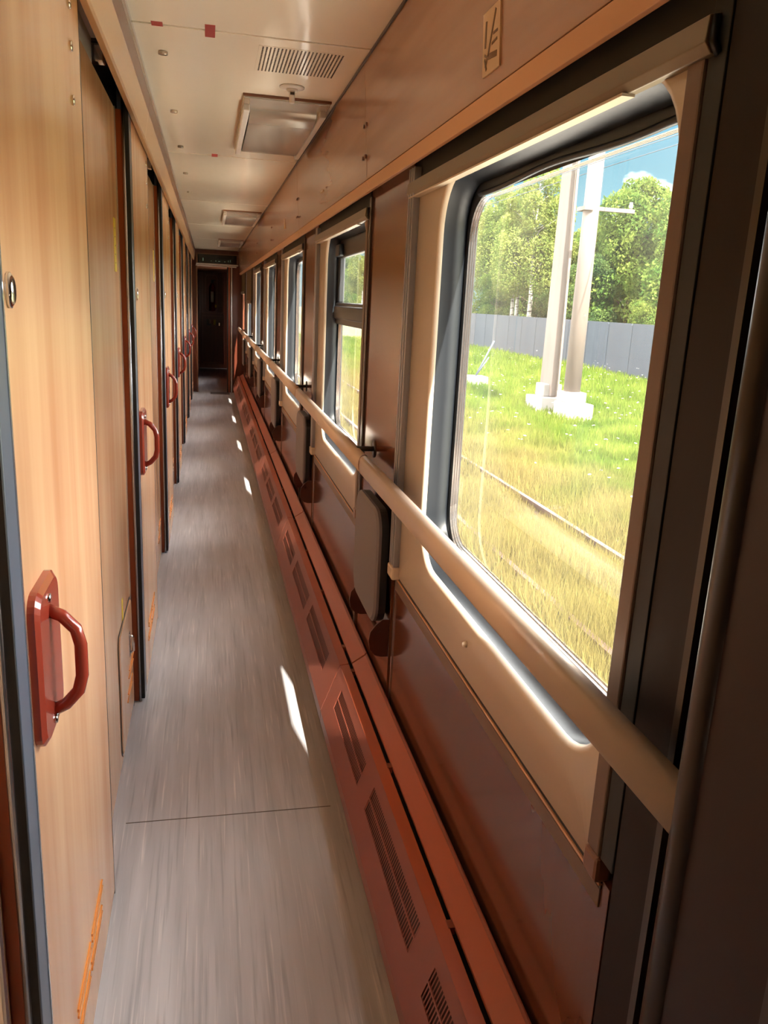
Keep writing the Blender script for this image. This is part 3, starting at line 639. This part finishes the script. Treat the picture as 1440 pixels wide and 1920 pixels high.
# flowers: tall pale umbels
nf_ = 500; d2 = rng.uniform(9,55,nf_); a2 = np.radians(rng.uniform(16,33,nf_)); fm = MB()
for q in range(nf_):
    x_, y_ = d2[q]*math.sin(a2[q]), d2[q]*math.cos(a2[q])
    if not 5.5 < x_ < 19.5: continue
    h_ = rng.uniform(0.35,0.7); r_ = rng.uniform(0.02,0.05)
    fm.add([(x_+r_*math.cos(t),y_+r_*math.sin(t),G+h_+rng.uniform(-0.01,0.01)) for t in [k*math.pi/3 for k in range(6)]],[(0,1,2,3,4,5)])
o = fm.make('wild_flowers', M['polew']); tag(o, 'pale wild flower heads scattered in the grass', 'flowers', kind='stuff')
# track
tk = tag(empty('railway_track',(4.0,8,G)), 'rusty overgrown railway track close outside the windows', 'track')
for xx in (3.28,4.72):
    s = MB(); s.prismY([(xx-4-0.06,0.04),(xx-4+0.06,0.04),(xx-4+0.012,0.07),(xx-4+0.035,0.15),(xx-4+0.035,0.18),(xx-4-0.035,0.18),(xx-4-0.035,0.15),(xx-4-0.012,0.07)],-28,80); s.make('rail', M['rust'], tk)
sm = None
for k in range(60):
    if sm is None: o = MB().box(-1.25,1.25,-0.11,0.11,-0.04,0.05).make('sleeper', M['sleeper'], tk); sm = o
    else: o = sm.copy(); COL.objects.link(o)
    o.location = (0,-6+k*0.6,0)
# fence
fc = tag(empty('concrete_fence',(20,0,G)), 'long grey concrete panel fence beyond the grass', 'fence')
def fpanel():
    s = MB(); s.box(0.02,0.10,0.09,2.31,0.0,2.50)
    for (a,b) in ((0.10,0.80),(0.86,1.60),(1.66,2.38)): s.box(0.012,0.02,0.10,2.30,a,b)
    return s
pm = po = None
for k in range(-6,70):
    if pm is None:
        pm = fpanel().make('fence_panel', M['conc'], fc, 0); po = MB().box(0.0,0.12,-0.09,0.09,0,2.51).make('fence_post', M['conc'], fc); a, b = pm, po
    else:
        a, b = pm.copy(), po.copy(); COL.objects.link(a); COL.objects.link(b)
    y_ = 36.37+2.4*k-24*0.0; zz = 0.10 if y_ > 54 else 0.0
    y_ -= 24
    a.location = (0,y_,zz if y_ < 54 else 0.1); b.location = (0,y_,0 if y_ < 54 else 0.1)
# poles
up = tag(empty('utility_pole',(10.05,21.2,G)), 'round tapered concrete utility pole with a short crossarm, right one of the pair', 'pole')
s = MB(); s.tube([(0,0,0.5),(0,0,5),(0,0,11)],[0.235,0.215,0.19],24); s.make('shaft', M['pole'], up)
s = MB(); s.box(-0.05,1.25,-0.06,0.06,5.62,5.72); s.box(-0.30,-0.05,-0.26,0.26,5.60,5.70); s.make('crossarm', M['pole'], up)
s = MB(); s.tube([(1.15,0,5.72),(1.15,0,5.78),(1.15,0,5.83),(1.15,0,5.90)],[0.02,0.06,0.05,0.04],10); s.make('insulator', M['polew'], up)
s = MB(); s.box(-0.45,0.35,-0.75,0.15,-0.1,0.50); s.box(-0.32,0.30,-0.35,0.3,0.5,0.78); s.make('footing', M['polew'], up, 0.03)
u2 = tag(empty('utility_pole',(10.0,22.75,G)), 'flat sided concrete utility pole, left one of the pair', 'pole')
s = MB(); s.loft([[(-a,-b,z),(a,-b,z),(a,b,z),(-a,b,z)] for a,b,z in ((0.09,0.45,0.5),(0.08,0.25,11))],True,True); s.make('shaft', M['pole'], u2, 0.02)
s = MB(); s.loft([[(a-0.02,-b-0.04,z),(a+0.05,-b-0.04,z),(a+0.05,-b+0.02,z),(a-0.02,-b+0.02,z)] for a,b,z in ((0.09,0.45,0.5),(0.08,0.25,11))],True,True); s.make('flange', M['pole'], u2)
s = MB(); s.box(-0.55,0.30,-0.5,0.35,-0.1,0.48); s.box(-0.28,0.32,-0.3,0.3,0.48,0.85); s.make('footing', M['polew'], u2, 0.03)
an = tag(empty('anchor_block',(10.06,29.8,G)), 'white concrete anchor block with a leaning stay rod, left in the grass', 'anchor')
MB().box(-0.45,0.40,-0.4,0.4,0,0.42).make('block', M['polew'], an, 0.04)
s = MB(); s.tube([(0,0,0.4),(0.75,0.3,1.75)],0.035,6); s.tube([(0.0,0,0.4),(0.45,-0.1,1.15)],0.03,6); s.make('stay_rod', M['wire'], an)
for xx, zz in ((10.62,3.95+H),(9.2,3.62+H)):
    s = MB(); s.tube([(xx,y_,zz-0.00035*(y_-40)**2*0.2) for y_ in range(-40,140,10)],0.012 if xx > 10 else 0.01,5)
    o = s.make('overhead_wire', M['wire']); tag(o, 'thin overhead wire crossing the sky, %s' % ('farther from the train, over the pole crossarm' if xx > 10 else 'nearer the train'), 'wire')
# trees
def leafcloud(blobs, n, size, squash=1.0):
    P = []; w = np.array([b[3]**2 for b in blobs]); w = w/w.sum(); cnt = (w*n).astype(int)
    for (bx,by,bz,br), c in zip(blobs, cnt):
        v = rng.normal(size=(c,3)); v /= np.linalg.norm(v,axis=1)[:,None]; r_ = br*rng.uniform(0.55,1.05,c)**0.6
        v = v*r_[:,None]*np.array([1,1,squash]); P.append(v+np.array([bx,by,bz]))
    P = np.concatenate(P); c = len(P)
    u = rng.normal(size=(c,3)); u /= np.linalg.norm(u,axis=1)[:,None]; t = rng.normal(size=(c,3)); w_ = np.cross(u,t); w_ /= np.linalg.norm(w_,axis=1)[:,None]
    s_ = size*rng.uniform(0.6,1.3,c)[:,None]
    return np.stack([P-u*s_, P+w_*s_*0.45, P+u*s_, P-w_*s_*0.45],1).reshape(-1,3), c
def tree(name, kind, h):
    r = empty(name); tr = MB()
    if kind == 'birch':
        tr.tube([(0,0,0),(0.08,0.05,h*0.3),(-0.05,0.1,h*0.6),(0.02,0,h*0.95)],[0.19,0.15,0.09,0.02],8)
        blobs = []
        for k in range(26):
            z = h*(0.46+0.50*k/26); rad = h*0.16*(1-0.65*max(0,(k/26-0.35))); a = rng.uniform(0,6.28); q = rad*rng.uniform(0.4,1.1)
            blobs.append((q*math.cos(a),q*math.sin(a),z,rng.uniform(0.6,1.15)*(1.15-0.6*k/26)))
            tr.tube([(0,0,z-0.8),(q*math.cos(a),q*math.sin(a),z)],[0.04,0.012],5)
        V_, c = leafcloud(blobs,24000,0.10,1.6); lm, bm_ = M['birchl'], M['barkw']
    else:
        tr.tube([(0,0,0),(0.1,0,h*0.35),(0,0.15,h*0.7)],[0.24,0.17,0.07],8); blobs = []
        for k in range(38):
            t = rng.uniform(0,1); z = h*(0.16+0.76*t); env = math.sin(math.pi*min(1,0.22+0.78*t))**0.6; a = rng.uniform(0,6.28); q = h*0.27*env*rng.uniform(0.35,1)
            blobs.append((q*math.cos(a),q*math.sin(a),z,rng.uniform(0.8,1.45)*(0.7+0.5*env)))
            tr.tube([(0,0,max(1,z-1.6)),(q*math.cos(a),q*math.sin(a),z)],[0.07,0.02],5)
        V_, c = leafcloud(blobs,32000,0.125,0.8); lm, bm_ = (M['treel'] if kind == 'round' else M['darkl']), M['bark']
    tr.make('trunk', bm_, r); f = big_mesh('foliage', V_, c, 4, lm, r); f['kind'] = 'stuff'; return r
tb = [tree('birch_tree','birch',12.5), tree('birch_tree','birch',11.5)]; trr = [tree('broadleaf_tree','round',11), tree('broadleaf_tree','round',10)]; td = tree('broadleaf_tree','dark',11)
spots = [ # x, y, scale, rotation, source, label
 (21.6,53.6,1.0,0.3,tb[0],'tall birch with a white trunk, just left of the twin poles'),
 (21.7,56.0,0.93,2.1,tb[1],'birch with a pale trunk, second to the left of the poles'),
 (24.5,67.0,1.05,4.0,tb[0],'birch at the left edge of the nearest window'),
 (23.0,60.5,0.9,1.1,tb[1],'birch between the white trunked pair and the left window edge'),
 (26.0,53.0,0.9,0.9,trr[1],'round leafy tree directly behind the twin poles'),
 (25.8,47.5,1.06,2.9,trr[0],'large round tree right of the poles, sunlit crown'),
 (27.5,57.5,0.95,5.1,trr[1],'broad tree standing deeper behind the birches'),
 (27.2,42.2,1.02,1.8,trr[0],'round tree at the right edge of the nearest window'),
 (22.9,47.2,0.6,3.6,td,'low dark green tree just over the fence, right of the poles'),
 (29.5,49.0,0.95,0.2,td,'dark tree in the gap behind the large round crown'),
 (23.6,41.4,0.42,4.4,trr[1],'small bushy tree close to the fence at the right'),
 (31.5,44.5,1.30,2.2,td,'tallest dark tree at the far right behind the rest'),
 (22.8,64.5,0.62,5.5,trr[1],'short bushy tree by the fence at the left window edge'),
 (27.0,65.5,0.85,3.3,td,'dark leafy tree filling the gap behind the white birch trunks'),
 (26.5,72.0,0.9,0.7,trr[1],'leafy tree low behind the left birches'),
 (23.6,50.0,0.50,1.5,trr[0],'small round tree at the foot of the birches by the poles'),
]
used = set()
for (x_,y_,sc_,ro,src,lab) in spots:
    if src.name in used: o = copy_tree(src)
    else: o = src; used.add(src.name)
    o.location = (x_,y_,G); o.scale = (sc_,)*3; o.rotation_euler = (0,0,ro); tag(o, lab, 'tree', 'trees beyond the concrete fence')
k = 0
for y_ in list(range(76,180,10)):
    src = [tb[0],trr[0],td,trr[1],tb[1]][k%5]; o = copy_tree(src); k += 1
    o.location = (24+3*math.sin(k*2.3),y_,G); o.scale = ((0.9+0.15*math.sin(k*1.7)),)*3; o.rotation_euler = (0,0,k*1.3)
    tag(o, 'leafy tree of the belt far along the fence, seen only through the narrow windows', 'tree', 'farther trees along the fence')
for xx in (1,):
    bs = MB()
